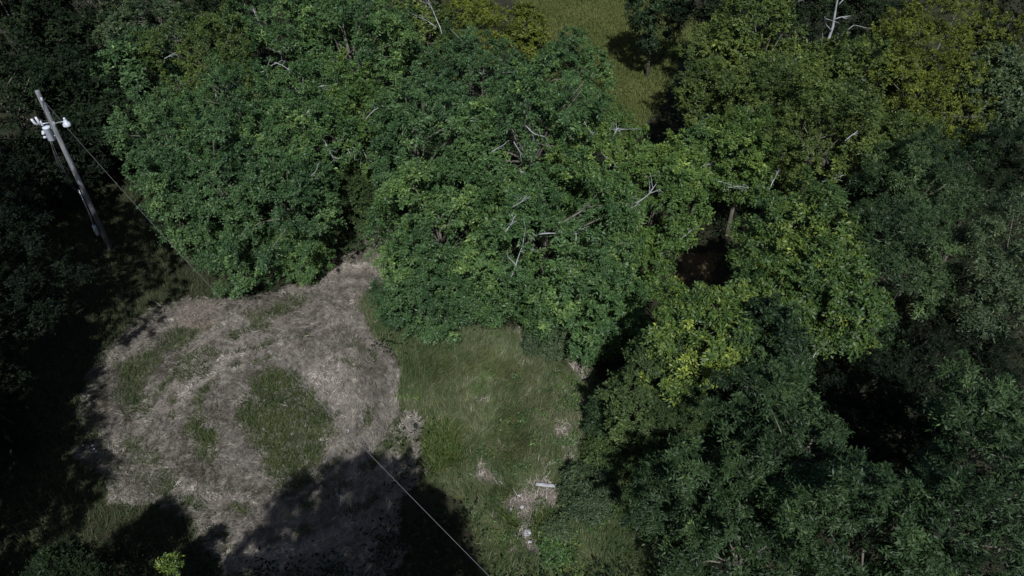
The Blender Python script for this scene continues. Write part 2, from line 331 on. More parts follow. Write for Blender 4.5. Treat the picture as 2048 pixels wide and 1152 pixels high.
# ------------------------------------------------------------------ trees
STY = {  # bough radius, shoots per bough, shoot size, leaves per twig, twigs, leaf length, width ratio, droop
 'broad': dict(rb=.85, ncl=9, cs=.46, nl=8, ntw=8, L=.140, wr=.42, droop=.35),
 'fine':  dict(rb=.75, ncl=9, cs=.40, nl=8, ntw=8, L=.115, wr=.44, droop=.20),
 'long':  dict(rb=.80, ncl=9, cs=.50, nl=10, ntw=8, L=.130, wr=.28, droop=.40),
 'spray': dict(rb=.60, ncl=8, cs=.42, nl=12, ntw=7, L=.085, wr=.36, droop=.05),
 'far':   dict(rb=.95, ncl=9, cs=.52, nl=7, ntw=7, L=.185, wr=.46, droop=.25),
 'shrub': dict(rb=.50, ncl=8, cs=.32, nl=8, ntw=7, L=.095, wr=.44, droop=.25),
}
def crown(rg, R, V, sty, conic=False, gap=.22, dens=1.0, full=False, ir=1.0):
    s = STY[sty]; sc = min(1, .40 + R / 4.5); rb = s['rb'] * sc
    nl_, ntw, ncl = s['nl'], s['ntw'], s['ncl']
    area = 4 * math.pi * (((R * R) ** 1.6 + 2 * (R * V) ** 1.6) / 3) ** (1 / 1.6)
    nb = int(dens * 1.5 * area / (rb * rb * 2.6)) + 6
    k = np.arange(nb) + .5
    z = 1 - 2 * k / nb; th = k * 2.399963 + rg.uniform(0, .9, nb)
    dirs = norm(np.stack([np.sqrt(1 - z * z) * np.cos(th), np.sqrt(1 - z * z) * np.sin(th), z], -1) + rg.normal(0, .10, (nb, 3)))
    ld = norm(rg.normal(0, 1, (9, 3))); la = rg.uniform(-.26, .26, 9) * ir
    env = 1 + (np.exp(-((1 - dirs @ ld.T) * 5.5)) * la).sum(1) + rg.normal(0, .06, nb) * ir ** 2; env = np.clip(env, .45, 1.5)
    keep = (rg.random(nb) > gap * .75) & (rg.random(nb) < np.where(dirs[:, 2] < -.35, .4, 1.0))
    if not full: keep &= rg.random(nb) < np.where((dirs[:, 1] > .45) & (dirs[:, 2] < .4), .5, 1.0)
    el = np.array([R, R, V])
    Bc = dirs * env[:, None] * el - norm(dirs / el) * rb * .7
    Bc = Bc[keep]; bo = norm(Bc / el ** 2)
    nin = len(Bc) // 4; bi = norm(rg.normal(0, 1, (nin, 3))) * rg.uniform(.35, .72, nin)[:, None] * el
    Bc = np.concatenate([Bc, bi]); bo = np.concatenate([bo, norm(bi)])
    bo = norm(bo + np.array([0, 0, .35])); nb = len(Bc); bt = rg.random(nb); br = rb * rg.uniform(.65, 1.15, nb)
    # leafy shoots spread over a dome on each bough
    sd = norm(bo[:, None] * .75 + rg.normal(0, .62, (nb, ncl, 3)))
    off = sd * (br[:, None, None] * rg.uniform(.70, 1.05, (nb, ncl, 1)))
    hor = norm(bo * np.array([1, 1, 0]) + rg.normal(0, .35, (nb, 3)) * np.array([1, 1, .3]))      # each bough is drawn out along its limb
    off = off + hor[:, None] * ((off * hor[:, None]).sum(-1, keepdims=True) * (.55 * ir - .25)); off[..., 2] *= .95 - .27 * ir
    C = (Bc[:, None] + off).reshape(-1, 3); out = sd.reshape(-1, 3)
    # long leading shoots that break the outline
    nS = int(R * R * 3.2 * ir); js = rg.integers(0, max(1, nb - nin), nS); sdir = norm(bo[js] * .8 + rg.normal(0, .45, (nS, 3)) + np.array([0, 0, .25]))
    sl_ = rg.uniform(.4, 1.0, nS) * rb * 1.1; k3 = np.array([.75, 1.05, 1.35])
    CS = Bc[js][:, None] + sdir[:, None] * (br[js][:, None] * .6 + sl_[:, None] * k3)[..., None]
    C = np.concatenate([C, CS.reshape(-1, 3)]); out = np.concatenate([out, np.repeat(sdir, 3, 0)]); m = len(C); n0 = nb * ncl
    small = np.ones(m); small[n0:] = np.tile([.75, .6, .42], nS)
    ct = np.concatenate([np.repeat(bt, ncl), np.repeat(np.clip(bt[js] + .25, 0, 1), 3)]) * .6 + rg.random(m) * .4
    if conic:
        zz = np.clip((C[:, 2] / V + 1) / 2, 0, 1.1); f = np.clip(1.35 * (1 - zz) ** .75, .05, 1.15) / np.sqrt(np.clip(1 - (2 * zz - 1) ** 2, .12, 1))
        C[:, :2] *= np.minimum(f, 1.6)[:, None]
    cr = s['cs'] * (.6 + .4 * sc) * rg.uniform(.65, 1.1, m) * small
    td = norm(out[:, None] * .9 + rg.normal(0, .70, (m, ntw, 3)) + np.array([0, 0, .15 if not conic else .5]))
    tl = cr[:, None] * rg.uniform(.5, 1.15, (m, ntw))
    t = (np.arange(nl_) + .8) / nl_
    t = np.clip(t[None, None] + rg.normal(0, .05, (m, ntw, nl_)), .05, 1.05)
    base = C[:, None, None] + td[:, :, None] * (tl[:, :, None] * t)[..., None]
    base[..., 2] -= s['droop'] * (tl[:, :, None] * t ** 2)
    sgn = np.where(np.arange(nl_) % 2, 1.0, -1.0)
    sdv = norm(np.cross(td, np.array([0, 0, 1.0]) + rg.normal(0, .35, td.shape)))
    ax = norm(td[:, :, None] * .75 + sdv[:, :, None] * sgn[None, None, :, None] * .9 + rg.normal(0, .30, base.shape) - np.array([0, 0, s['droop'] * .5]))
    nn = norm(np.array([0, -.05, .80]) + out[:, None, None] * .55 + rg.normal(0, .45, base.shape))
    bb = norm(np.cross(nn, ax))
    Ln = s['L'] * (rg.uniform(.8, 1.2, (m, 1, 1)) * rg.uniform(.6, 1.25, base.shape[:3]))[..., None]; W = Ln * s['wr'] * .5
    mid = base + ax * Ln * .45
    V4 = np.stack([base, mid + bb * W, base + ax * Ln - nn * Ln * .12, mid - bb * W], 3).reshape(-1, 3)
    nlv = V4.shape[0] // 4
    lf_ = (np.sin(C @ rg.normal(0, 1.1, (3, 4)) + rg.uniform(0, 6, 4))).sum(1) * .075
    tint = .02 + rg.uniform(-.05, .05) + .50 * ct[:, None, None] + lf_[:, None, None] + .26 * (rg.random((m, ntw)) ** 1.5)[:, :, None] + .28 * (rg.random(m) < .09)[:, None, None] + rg.normal(0, .12, base.shape[:3])
    return V4, np.arange(nlv * 4).reshape(-1, 4), np.clip(tint, 0, 1).ravel(), C
def branch(T, rg, p, d, ln, r, lev=0):
    k = 5; pts = [np.array(p)]; d = np.array(d, float)
    for i in range(k):
        d = norm(d + rg.normal(0, .13, 3)); pts.append(pts[-1] + d * ln / k)
    T.tube(pts, np.linspace(r, r * .45, k + 1), 5 if lev else 6)
    if lev < 2:
        for i in range(2 if lev else 3):
            j = rg.integers(2, k + 1)
            branch(T, rg, pts[j], norm(d + rg.normal(0, .65, 3)), ln * rg.uniform(.35, .6), r * .5, lev + 1)
TREES = {}
seed = [100]
def tree(key, name, cx, cy, wpx, hc, V, sp, sty, label, cat='tree', dead=(), conic=False, gap=.22, dens=1.0, pos=None, R=None, full=False, group='trees around the clearing'):
    seed[0] += 1; rg = np.random.default_rng(seed[0])
    c = P(cx, cy, hc) if pos is None else np.array([pos[0], pos[1], hc], float)
    if R is None: f_ = .88 if cat == 'shrub' or sty in ('broad', 'far', 'spray') and sp != 'lime' else .80; R = wpx / 2 * depth(cx, cy, hc) / FPX * f_; V = V * (f_ + .02)
    g0 = float(gh(c[0], c[1])); root = bpy.data.objects.new(name, None); COL.objects.link(root)
    root.location = (c[0], c[1], g0); tag(root, label, cat, group)
    ir = 1.0 if cat == 'shrub' or sty in ('broad', 'far', 'spray') and sp not in ('lime',) else 1.5
    V4, Q, tint, C = crown(rg, R, V, sty, conic, gap, dens, full, ir)
    V4 = V4 + np.array([0, 0, hc - g0]); V4[:, 2] = np.maximum(V4[:, 2], .04)
    link('crown', raw_mesh('crown', V4, Q, None, {'tint': ('FACE', tint)}, LM[sp]), root)
    T = Tubes(); H = hc - g0; r0 = .045 * R + .035
    fk = np.array([rg.normal(0, .12 * R), rg.normal(0, .12 * R), max(H - V * .55, H * .35)])
    if cat == 'shrub':
        for i in range(6):
            tgt = C[rg.integers(len(C))] * .8 + np.array([0, 0, H]); b0 = np.array([rg.normal(0, .004), rg.normal(0, .004), -.1])
            T.tube([b0, (b0 + tgt) / 2 + rg.normal(0, .08, 3), tgt], [.035, .022, .01], 5)
    else:
        top = np.array([fk[0] * 1.6, fk[1] * 1.6, H + V * .45])
        T.tube([(0, 0, -.25), (fk[0] * .3, fk[1] * .3, fk[2] * .4), fk, (fk + top) / 2 + rg.normal(0, .1, 3) * .2, top],
               [r0 * 1.25, r0, r0 * .85, r0 * .55, r0 * .2], 8)
        for i in range(int(9 + R * 3)):
            tgt = C[rg.integers(len(C))] * .93 + np.array([0, 0, H]); s0 = fk + (top - fk) * rg.uniform(.02, .7)
            md = (s0 + tgt) / 2 + np.array([0, 0, .12 * np.linalg.norm(tgt - s0)]) + rg.normal(0, .15, 3)
            T.tube([s0, (s0 + md) / 2, md, tgt], [r0 * .42, r0 * .33, r0 * .24, r0 * .08], 5)
    link('trunk', T.mesh('trunk', BARK), root)
    # dead limbs showing on the outside of the crown
    for (dx, dy, ln, ang) in dead:
        o = np.array([0, 0, CAM_H]); d = ray(dx, dy); sc = np.array([R, R, V])
        oo = (o - c) / sc; dd = d / sc; A = dd @ dd; B = oo @ dd; Cc = oo @ oo - 1.0; disc = B * B - A * Cc
        t = (-B - math.sqrt(disc)) / A if disc > 0 else -B / A
        p = o + d * t - c + np.array([0, 0, H]); ou = norm((p - np.array([0, 0, H])) / sc ** 2); p = p + ou * .02
        D = Tubes(); rt = np.array([math.cos(R_(ang)), math.sin(R_(ang)) * .6, math.sin(R_(ang)) * .8])
        dr = norm(rt + ou * .25); branch(D, rg, p - dr * ln * .5 + ou * .12, dr, ln * .72, .014 + .010 * ln)
        link('dead_branch', D.mesh('dead_branch', DEADWOOD), root)
    TREES[key] = (root, c, R, V)
    return root
def shrub(key, cx, cy, wpx, hc, V, sp, label, sty='shrub', name='shrub', **k):
    return tree(key, name, cx, cy, wpx, hc, V, sp, sty, label, 'shrub', group='shrubs at the wood edge', **k)

B = 'broadleaf_tree'
# upper left: wood behind the pole, corner dimness put into its dark leaves
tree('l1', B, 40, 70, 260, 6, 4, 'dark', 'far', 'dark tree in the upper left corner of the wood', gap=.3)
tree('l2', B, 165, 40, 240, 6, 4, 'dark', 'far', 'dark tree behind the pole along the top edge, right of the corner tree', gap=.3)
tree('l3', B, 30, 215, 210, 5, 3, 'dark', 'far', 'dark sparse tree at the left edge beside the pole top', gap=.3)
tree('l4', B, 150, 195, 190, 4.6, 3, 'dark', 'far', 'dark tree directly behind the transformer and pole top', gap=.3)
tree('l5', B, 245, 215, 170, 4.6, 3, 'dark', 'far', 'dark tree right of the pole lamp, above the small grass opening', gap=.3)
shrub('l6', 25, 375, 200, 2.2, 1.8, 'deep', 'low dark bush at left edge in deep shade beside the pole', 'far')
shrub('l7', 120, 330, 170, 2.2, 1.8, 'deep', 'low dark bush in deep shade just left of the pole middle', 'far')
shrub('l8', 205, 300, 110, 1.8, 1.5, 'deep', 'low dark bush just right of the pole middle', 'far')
# left cluster
tree('a', B, 320, 55, 210, 6, 3.6, 'sage', 'far', 'grey green tree at the top edge left of the bare twigs')
tree('a2', B, 300, 175, 170, 5.2, 3.2, 'bluish', 'far', 'bluish tree at left side of the left cluster above the grass opening', dead=[(290,205,1.2,60)])
tree('b', B, 415, 150, 210, 5.8, 3.4, 'olive', 'fine', 'olive green tree around the bare grey shrub skeleton', dead=[(440,165,2.6,80),(445,170,2.2,150),(450,160,2.2,20),(350,115,1.2,10),(350,180,1.3,5)], gap=.3)
tree('a3', B, 455, 40, 170, 6, 3.6, 'dark', 'far', 'shadowy tree with bare twigs at the top edge', dead=[(510,25,2.6,120),(540,15,2.8,60)])
tree('d', B, 585, 80, 240, 6.5, 3.8, 'walnut', 'broad', 'full green tree near top edge behind the grey forked limbs', dead=[(545,130,1.6,30),(570,135,1.4,-25),(600,180,1.5,100)], gap=.25)
tree('e', B, 715, 110, 230, 6.4, 3.6, 'walnut', 'broad', 'green tree with yellowish tufts right of the grey forked limbs', dead=[(640,180,3.0,55),(625,185,2.2,85),(665,160,1.8,25),(725,175,1.8,115),(735,165,1.7,130),(690,120,1.4,45)], gap=.32)
tree('e2', B, 680, 20, 210, 6.5, 3.6, 'bluish', 'far', 'deep green tree at the top edge left of the dark gap')
tree('g', B, 352, 298, 180, 4.8, 3.2, 'bluish', 'fine', 'bluish green tree just right of the small grass opening by the pole')
tree('g2', B, 362, 398, 150, 3.9, 2.8, 'bluish', 'fine', 'bluish tree whose crown hangs over the wire nearest the pole', gap=.3)
tree('h', B, 470, 265, 230, 5.6, 3.4, 'walnut', 'fine', 'mid green tree below the bare grey shrub skeleton', dead=[(520,245,.9,80),(560,240,1.2,70)], gap=.3)
tree('h2', B, 462, 368, 210, 4.8, 3.2, 'bluish', 'fine', 'bluish green tree in the middle of the left cluster right of the wire', gap=.28)
tree('i', B, 600, 290, 230, 5.8, 3.4, 'walnut', 'broad', 'mid green tree under the grey forked limbs', dead=[(660,300,1.4,-60),(700,300,1.6,-40)], gap=.3)
tree('j', B, 705, 255, 190, 5.6, 3.2, 'bright', 'broad', 'fresh green tree left of the dark gap beside the big centre crown', dead=[(725,300,1.6,-70),(690,295,1.5,-110),(745,215,1.4,60)], gap=.34)
tree('k', B, 575, 405, 230, 4.6, 3.0, 'bluish', 'fine', 'deep bluish tree at the lower middle of the left cluster', gap=.28, dead=[(620,350,1.2,60)])
shrub('m', 500, 500, 180, 1.7, 1.9, 'bluish', 'rounded bluish green bush at the edge of the hay, below the left cluster', 'fine')
shrub('m2', 412, 478, 100, 1.2, 1.2, 'sage', 'small pale bush beneath the wire at the left end of the bush row')
shrub('n', 590, 500, 130, 1.7, 1.8, 'walnut', 'mid green bush between the bluish bush and the dark cedar')
tree('o', 'cedar_tree', 695, 405, 150, 2.4, 2.4, 'cedar', 'spray', 'low dark feathery cedar beside the brown gap left of the big centre crown', conic=True, dens=1.2)
tree('o2', 'cedar_tree', 645, 450, 110, 1.8, 1.9, 'cedar', 'spray', 'small feathery cedar at the end of the hay path left of the big crown', conic=True, dens=1.2)
# centre mound
tree('q1', B, 865, 300, 250, 5.6, 3.6, 'bluish', 'broad', 'glossy blue green tree forming the upper left of the big centre mound', dead=[(930,240,1.3,5),(920,250,1.0,-20)])
tree('q8', B, 950, 185, 230, 5.6, 3.2, 'bluish', 'broad', 'bluish tree at the top of the centre mound below the yellow green crowns', dead=[(1045,195,1.6,100),(1040,205,1.2,60)], gap=.26)
tree('q2', B, 880, 460, 270, 4.0, 3.6, 'walnut', 'broad', 'dense glossy green tree forming the left flank of the centre mound', gap=.16)
tree('q3', B, 1050, 300, 280, 6.2, 3.8, 'walnut', 'broad', 'large mid green tree at the heart of the centre mound around a dark hole', dead=[(1075,275,1.5,-45),(1040,305,1.1,-60),(1000,290,.9,40),(1045,340,.8,0)], gap=.26)
tree('q9', B, 1145, 155, 140, 5.0, 2.5, 'walnut', 'broad', 'green tree at the right top of the mound beside the grassy strip', dead=[(1180,155,1.0,30)])
tree('q5', B, 1195, 325, 235, 5.4, 3.1, 'bright', 'broad', 'sunny yellowish green tree on the upper right of the centre mound', dead=[(1180,265,1.5,-65),(1215,320,1.0,-50),(1235,270,1.0,40),(1250,255,1.1,10)], gap=.26)
tree('q4', B, 1085, 470, 320, 4.8, 3.6, 'walnut', 'broad', 'large green tree facing the meadow in the lower middle of the centre mound', dead=[(1050,408,1.0,15),(1025,440,1.1,60),(1115,455,1.6,20),(1125,465,1.3,40),(1045,510,1.9,62),(1155,460,.9,80)], gap=.18)
tree('q7', B, 1320, 400, 190, 5.4, 2.8, 'bright', 'broad', 'sunny tree at the right tip of the centre mound above the deep shade gap', dead=[(1270,400,1.7,15),(1310,390,1.6,25),(1280,430,1.2,80),(1375,460,1.1,50),(1330,500,.8,30)], gap=.26)
tree('q6', B, 1165, 595, 250, 2.6, 2.7, 'walnut', 'broad', 'low bushy tree spilling onto the meadow at the front of the mound', gap=.16, dead=[(1145,535,.7,80)])
tree('q6b', B, 1250, 545, 140, 2.8, 2.5, 'bright', 'broad', 'low green tree at the front right of the mound beside the deep shade gap', gap=.2)
shrub('q10', 845, 585, 190, 1.9, 2.2, 'bluish', 'dense bluish bush where the mound meets the meadow on its left', 'fine', gap=.14)
shrub('q11', 960, 570, 150, 2.0, 2.2, 'walnut', 'low green bush at the front middle of the mound over the meadow', 'fine', gap=.16)
shrub('q12', 1215, 650, 130, 1.5, 1.7, 'walnut', 'lowest bush at the right front corner of the mound', 'fine', gap=.2)
shrub('q13', 1105, 665, 110, 1.0, 1.2, 'sage', 'small pale bush in the grass at the front of the mound', 'shrub', gap=.2)
# top middle
tree('r1', B, 835, 75, 160, 6, 3.4, 'olive', 'far', 'olive tree with bare twigs at the top edge right of the dark gap', dead=[(880,25,2.4,100),(845,30,2.0,140)], gap=.3)
tree('r2', B, 940, 65, 180, 5.4, 3.0, 'yellow', 'fine', 'yellow green feathery tree on the left of the grassy strip', gap=.28)
tree('r3', B, 1050, 75, 70, 4, 2.2, 'yellow', 'far', 'small yellow green tree touching the grassy strip at the top edge')
tree('s1', B, 1312, 15, 110, 5.0, 2.8, 'ash', 'far', 'dark bluish tree right of the grassy strip at the top edge')
# upper right
tree('u1', B, 1455, 110, 180, 6, 3.0, 'olive', 'fine', 'yellowish green tree right of the grassy strip', dead=[(1380,190,.9,80)], gap=.26)
tree('u2', B, 1500, 120, 180, 6, 3.4, 'olive', 'far', 'olive tree between the grassy strip tree and the white snag', gap=.3, dead=[(1575,125,1.4,95)])
tree('u3', B, 1408, 185, 120, 5.8, 2.1, 'olive', 'fine', 'small crowned olive tree with a white forked stem beneath it', dead=[(1405,235,2.0,100),(1400,240,1.6,125)], gap=.3)
tree('u4', B, 1520, 230, 180, 5.8, 3.2, 'olive', 'fine', 'olive tree with bare twigs right of the white forked stem', dead=[(1525,230,1.6,110),(1545,250,1.4,60)], gap=.32)
tree('u5', B, 1490, 320, 170, 5.2, 2.8, 'bright', 'fine', 'green tree with crooked bare limbs right of the centre mound', dead=[(1545,350,1.5,80),(1485,365,1.3,20),(1460,360,1.0,5)], gap=.36)
tree('u5b', B, 1400, 330, 130, 4.2, 2.4, 'walnut', 'fine', 'thin shaded tree in the dark gap right of the centre mound', gap=.45, dead=[(1400,330,1.3,5)])
tree('u6', B, 1630, 290, 230, 6.2, 3.6, 'olive', 'fine', 'large olive tree below the white snag', dead=[(1710,265,1.2,40),(1750,300,1.0,70),(1670,350,1.3,30)], gap=.28)
tree('u7', B, 1690, 190, 190, 6, 3.2, 'olive', 'far', 'olive tree just right of the white snag foot', gap=.3)
tree('u7b', B, 1600, 185, 150, 5.6, 3.0, 'olive', 'far', 'olive tree just left of the white snag foot', gap=.3, dead=[(1590,135,1.6,70)])
tree('u8', B, 1850, 125, 285, 6.8, 4.0, 'yellow', 'fine', 'large yellow green tree in the upper right, brightest of the wood', gap=.2)
tree('u8b', B, 1840, 235, 260, 6.0, 3.4, 'yellow', 'fine', 'yellowish tree in front of and below the brightest yellow green tree', gap=.25)
tree('u9', B, 1760, 330, 170, 5.6, 3.2, 'olive', 'fine', 'shaded olive tree between the olive wood and the dark right wood', gap=.34)
tree('u10', B, 2010, 100, 190, 6.5, 4, 'dark', 'far', 'dark tree in the upper right corner', gap=.3)
tree('u11', B, 1440, 15, 180, 6, 3.6, 'dark', 'far', 'shadowy tree at the top edge behind the yellowish tree by the strip')
tree('u12', B, 1560, 20, 170, 6, 3.6, 'dark', 'far', 'shadowy tree at the top edge left of the white snag tip', dead=[(1580,10,2.0,30)])
tree('u13', B, 1740, 20, 170, 6, 3.6, 'dark', 'far', 'shadowy tree at the top edge right of the white snag tip')
tree('u14', B, 1960, 225, 170, 6, 3.4, 'sage', 'far', 'dim green tree under the dark corner tree at the right edge')
# mid right
tree('v4', B, 1820, 400, 250, 6, 3.6, 'ash', 'long', 'dark tree with pale leaf tips in the middle of the right wood', gap=.5)
tree('v5', B, 1975, 350, 240, 6, 3.6, 'dark', 'long', 'dark green tree at the right edge in the upper half', gap=.5)
tree('v1', B, 1580, 490, 215, 6.6, 2.9, 'lime', 'broad', 'yellow green tree right of the deep shade gap, topmost of the bright group', dead=[(1560,520,1.0,110)], gap=.32)
tree('v2', B, 1650, 615, 220, 6.2, 3.0, 'lime', 'broad', 'yellow green tree lower right of the bright group', gap=.36, dead=[(1630,700,.9,80)])
tree('v2b', B, 1535, 640, 190, 5.8, 2.6, 'lime', 'broad', 'yellow green tree in the middle of the bright group, linking its outer crowns', gap=.35)
tree('v3', B, 1395, 685, 185, 6.4, 2.3, 'lime', 'broad', 'yellow green tree nearest the meadow, lower left of the bright group', gap=.3)
tree('v6', B, 1780, 545, 220, 5.6, 3.2, 'ash', 'long', 'dark bluish tree right of the bright yellow green group', gap=.5)
tree('v7', B, 1985, 545, 190, 6.6, 2.8, 'sage', 'long', 'olive tipped feathery tree at the right edge in the middle', gap=.35)
tree('v8', B, 1890, 690, 220, 3.4, 2.4, 'deep', 'long', 'deeply shaded tree below the olive tipped tree at the right edge', gap=.3)
tree('v9', B, 1510, 760, 190, 5.2, 3, 'ash', 'broad', 'dark green tree below the bright group', gap=.3)
tree('v10', B, 1700, 770, 190, 3.0, 2.2, 'deep', 'long', 'tree in deep shade colour around the black hollow in the right wood', gap=.4)
# lower right
tree('w1', B, 1285, 800, 130, 3.8, 2.9, 'cedar', 'fine', 'feathery green tree at the right edge of the meadow', gap=.36, dead=[(1290,935,.9,90)])
shrub('w2', 1215, 835, 90, 1.2, 1.4, 'ash', 'small dark bush in the shade at left foot of the feathery green tree')
tree('w2b', 'cedar_tree', 1350, 870, 110, 3.2, 2.4, 'cedar', 'spray', 'dark feathery cedar right of the feathery green tree', dens=1.3, gap=.25)
tree('w3', B, 1560, 910, 270, 6.6, 2.6, 'ash', 'long', 'blue green long leaved tree in the lower right wood left of the dark hollow', gap=.5)
tree('w4', B, 1400, 985, 230, 4.6, 2.4, 'ash', 'long', 'blue green tree beside the seed grass at the lower right', gap=.5)
tree('w5', B, 1690, 1060, 260, 7.2, 2.6, 'ash', 'long', 'tall blue green tree at the bottom edge in the lower right', gap=.5)
tree('w6', B, 1950, 880, 270, 7, 2.8, 'ash', 'long', 'blue green tree with pale leaf tips at the right edge above the corner', gap=.5)
tree('w7', B, 1940, 1090, 290, 8, 2.6, 'ash', 'long', 'near blue green tree in the lower right corner', gap=.5)
tree('w8', B, 1790, 900, 200, 3.2, 2.2, 'deep', 'long', 'deeply shaded tree in the dark hollow of the lower right', gap=.3)
tree('w9', B, 1480, 1110, 240, 5.0, 2.2, 'ash', 'long', 'low blue green tree at the bottom edge right of the seed grass', gap=.5)
shrub('x1', 1225, 915, 110, .8, .9, 'cedar', 'dark olive scrub at the foot of the feathery green tree beside the meadow')
shrub('x2', 1190, 985, 120, .6, .7, 'sage', 'low weedy scrub right of the weathered board')
shrub('x3', 1280, 1010, 110, .6, .6, 'cedar', 'dark olive scrub at the lower end of the meadow edge')
shrub('x4', 1112, 1062, 44, .35, .5, 'sage', 'small green weed bush by the dark hollow right of the debris')
shrub('x5', 1105, 1103, 44, .22, .28, 'walnut', 'small bright green weed clump below the debris')
shrub('x6', 1310, 910, 90, 1.2, 1.3, 'ash', 'dark bush between the feathery tree and the blue green trees')
# lower left
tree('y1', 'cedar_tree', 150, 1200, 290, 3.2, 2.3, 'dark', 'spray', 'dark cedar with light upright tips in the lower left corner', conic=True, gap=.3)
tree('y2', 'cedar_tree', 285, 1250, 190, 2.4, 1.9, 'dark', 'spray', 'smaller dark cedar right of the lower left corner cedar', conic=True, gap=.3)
shrub('y3', 340, 1136, 18, 2.9, .2, 'lime', 'bright lime sprig for sunlit tips showing between the lower left cedars')  # lime leaf colour stands in for sunlit tips of the shaded tree
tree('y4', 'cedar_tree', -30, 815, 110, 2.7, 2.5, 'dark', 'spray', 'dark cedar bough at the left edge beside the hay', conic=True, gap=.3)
# taller trees outside the picture whose shade falls into it
tree('z1', B, 0, 0, 0, 10.6, 5.2, 'ash', 'far', 'tall tree below the viewpoint whose shade lies on the hay', pos=(-4.3, .4), R=3.9, gap=.12, dens=1.5, full=True)
for i, (px, py, hc, V, R) in enumerate([(-19.7, 13.2, 6.4, 5.4, 3.2), (-21.1, 19.3, 7.0, 5.0, 3.7), (-24.0, 21.5, 7, 5, 4), (-24.5, 12, 6, 5, 3.5), (-30, 26, 7, 5, 4.5), (-17.9, 8.4, 6.6, 5, 3.0)]):
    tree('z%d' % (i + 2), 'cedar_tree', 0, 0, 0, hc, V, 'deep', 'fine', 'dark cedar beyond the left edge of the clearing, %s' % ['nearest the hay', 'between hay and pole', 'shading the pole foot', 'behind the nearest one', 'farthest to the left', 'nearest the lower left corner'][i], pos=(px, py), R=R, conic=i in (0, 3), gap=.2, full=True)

# low undergrowth over the floor of the wood
n = 5200; p = np.stack([rng.uniform(-32, 32, n), rng.uniform(7, 62, n)], -1)
p = p[~(inside(HAY, p[:, 0], p[:, 1]) | inside(MEADOW, p[:, 0], p[:, 1]) | inside(FIELDB, p[:, 0], p[:, 1]) | inside(LEFTSHADE, p[:, 0], p[:, 1]))]
p = p[~np.any([inside(q, p[:, 0], p[:, 1]) for q in LITTER], 0)]
n = len(p); nl_ = 55; h = rng.uniform(.15, 1.0, n)
c0 = np.stack([p[:, 0], p[:, 1], gh(p[:, 0], p[:, 1])], -1)
q0 = c0[:, None] + np.concatenate([rng.normal(0, .42, (n, nl_, 2)), (h[:, None] * rng.uniform(.2, 1, (n, nl_)))[..., None]], -1)
ax = norm(rng.normal(0, 1, q0.shape) * np.array([1, 1, .35])); nn = norm(np.array([0, 0, .9]) + rng.normal(0, .4, q0.shape)); bb = norm(np.cross(nn, ax))
Ln = rng.uniform(.10, .22, (n, nl_, 1)); md = q0 + ax * Ln * .45
V4 = np.stack([q0, md + bb * Ln * .22, q0 + ax * Ln, md - bb * Ln * .22], 2).reshape(-1, 3)
tt = np.clip(.5 * rng.random((n, 1)) + .5 * rng.random((n, nl_)), 0, 1).ravel()
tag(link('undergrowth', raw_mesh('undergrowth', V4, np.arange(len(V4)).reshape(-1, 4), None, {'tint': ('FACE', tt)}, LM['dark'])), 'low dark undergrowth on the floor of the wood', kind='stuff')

# broad leaved weeds among the meadow grass
WEED = poly([(1090,760),(1190,800),(1160,870),(1200,910),(1290,960),(1330,1160),(1080,1160),(1110,1060),(1110,960),(1040,900),(1100,840)])
p = scatter(MEADOW, 1.3); pw = scatter(WEED, 7); p = np.concatenate([p, pw[fbm(pw[:, 0], pw[:, 1], 1.6, 12) > .46]])
n = len(p); nl_ = 26; h = rng.uniform(.10, .45, n)
c0 = np.stack([p[:, 0], p[:, 1], gh(p[:, 0], p[:, 1])], -1)
q0 = c0[:, None] + np.concatenate([rng.normal(0, .13, (n, nl_, 2)), (h[:, None] * rng.uniform(.2, 1, (n, nl_)))[..., None]], -1)
ax = norm(rng.normal(0, 1, q0.shape) * np.array([1, 1, .35])); nn = norm(np.array([0, 0, .9]) + rng.normal(0, .4, q0.shape)); bb = norm(np.cross(nn, ax))
Ln = rng.uniform(.06, .14, (n, nl_, 1)); md = q0 + ax * Ln * .45
V4 = np.stack([q0, md + bb * Ln * .24, q0 + ax * Ln, md - bb * Ln * .24], 2).reshape(-1, 3)
tt = np.clip(.75 * rng.random((n, 1)) + .3 * rng.random((n, nl_)), 0, 1).ravel()
tag(link('weeds', raw_mesh('weeds', V4, np.arange(len(V4)).reshape(-1, 4), None, {'tint': ('FACE', tt)}, LM['walnut'])), 'low broad leaved weeds scattered through the meadow grass', kind='stuff')

# white snag
T = Tubes(); rg = np.random.default_rng(5)
b0 = P(1640, 140, 6.0); b0[2] = 0
pts = [np.array([.2, 0, -.2]), np.array([.15, 0, 3]), np.array([0, 0, 6]), np.array([-.05, 0, 7.4]), np.array([.05, .1, 8.4]), np.array([-.15, 0, 9.6]), np.array([-.25, 0, 11])]
T.tube(pts, [.12, .11, .10, .085, .07, .045, .015], 8)
for z, dx, dz, ln in ((6.6, -1, .35, 1.3), (7.5, 1, .5, 1.5), (8.2, -1, .9, 1.5), (8.8, .8, .6, .9), (7.0, -.9, .7, .9), (9.6, .7, .9, .9), (5.6, 1, .8, 1.6)):
    branch(T, rg, (-0.02, 0, z), norm(np.array([dx, rg.normal(0, .3), dz])), ln, .035, 1)
snag = bpy.data.objects.new('dead_tree', None); COL.objects.link(snag); snag.location = b0
tag(snag, 'bare white dead tree standing above the olive crowns in the upper right', 'dead tree')
link('trunk', T.mesh('trunk', DEADWOOD), snag)
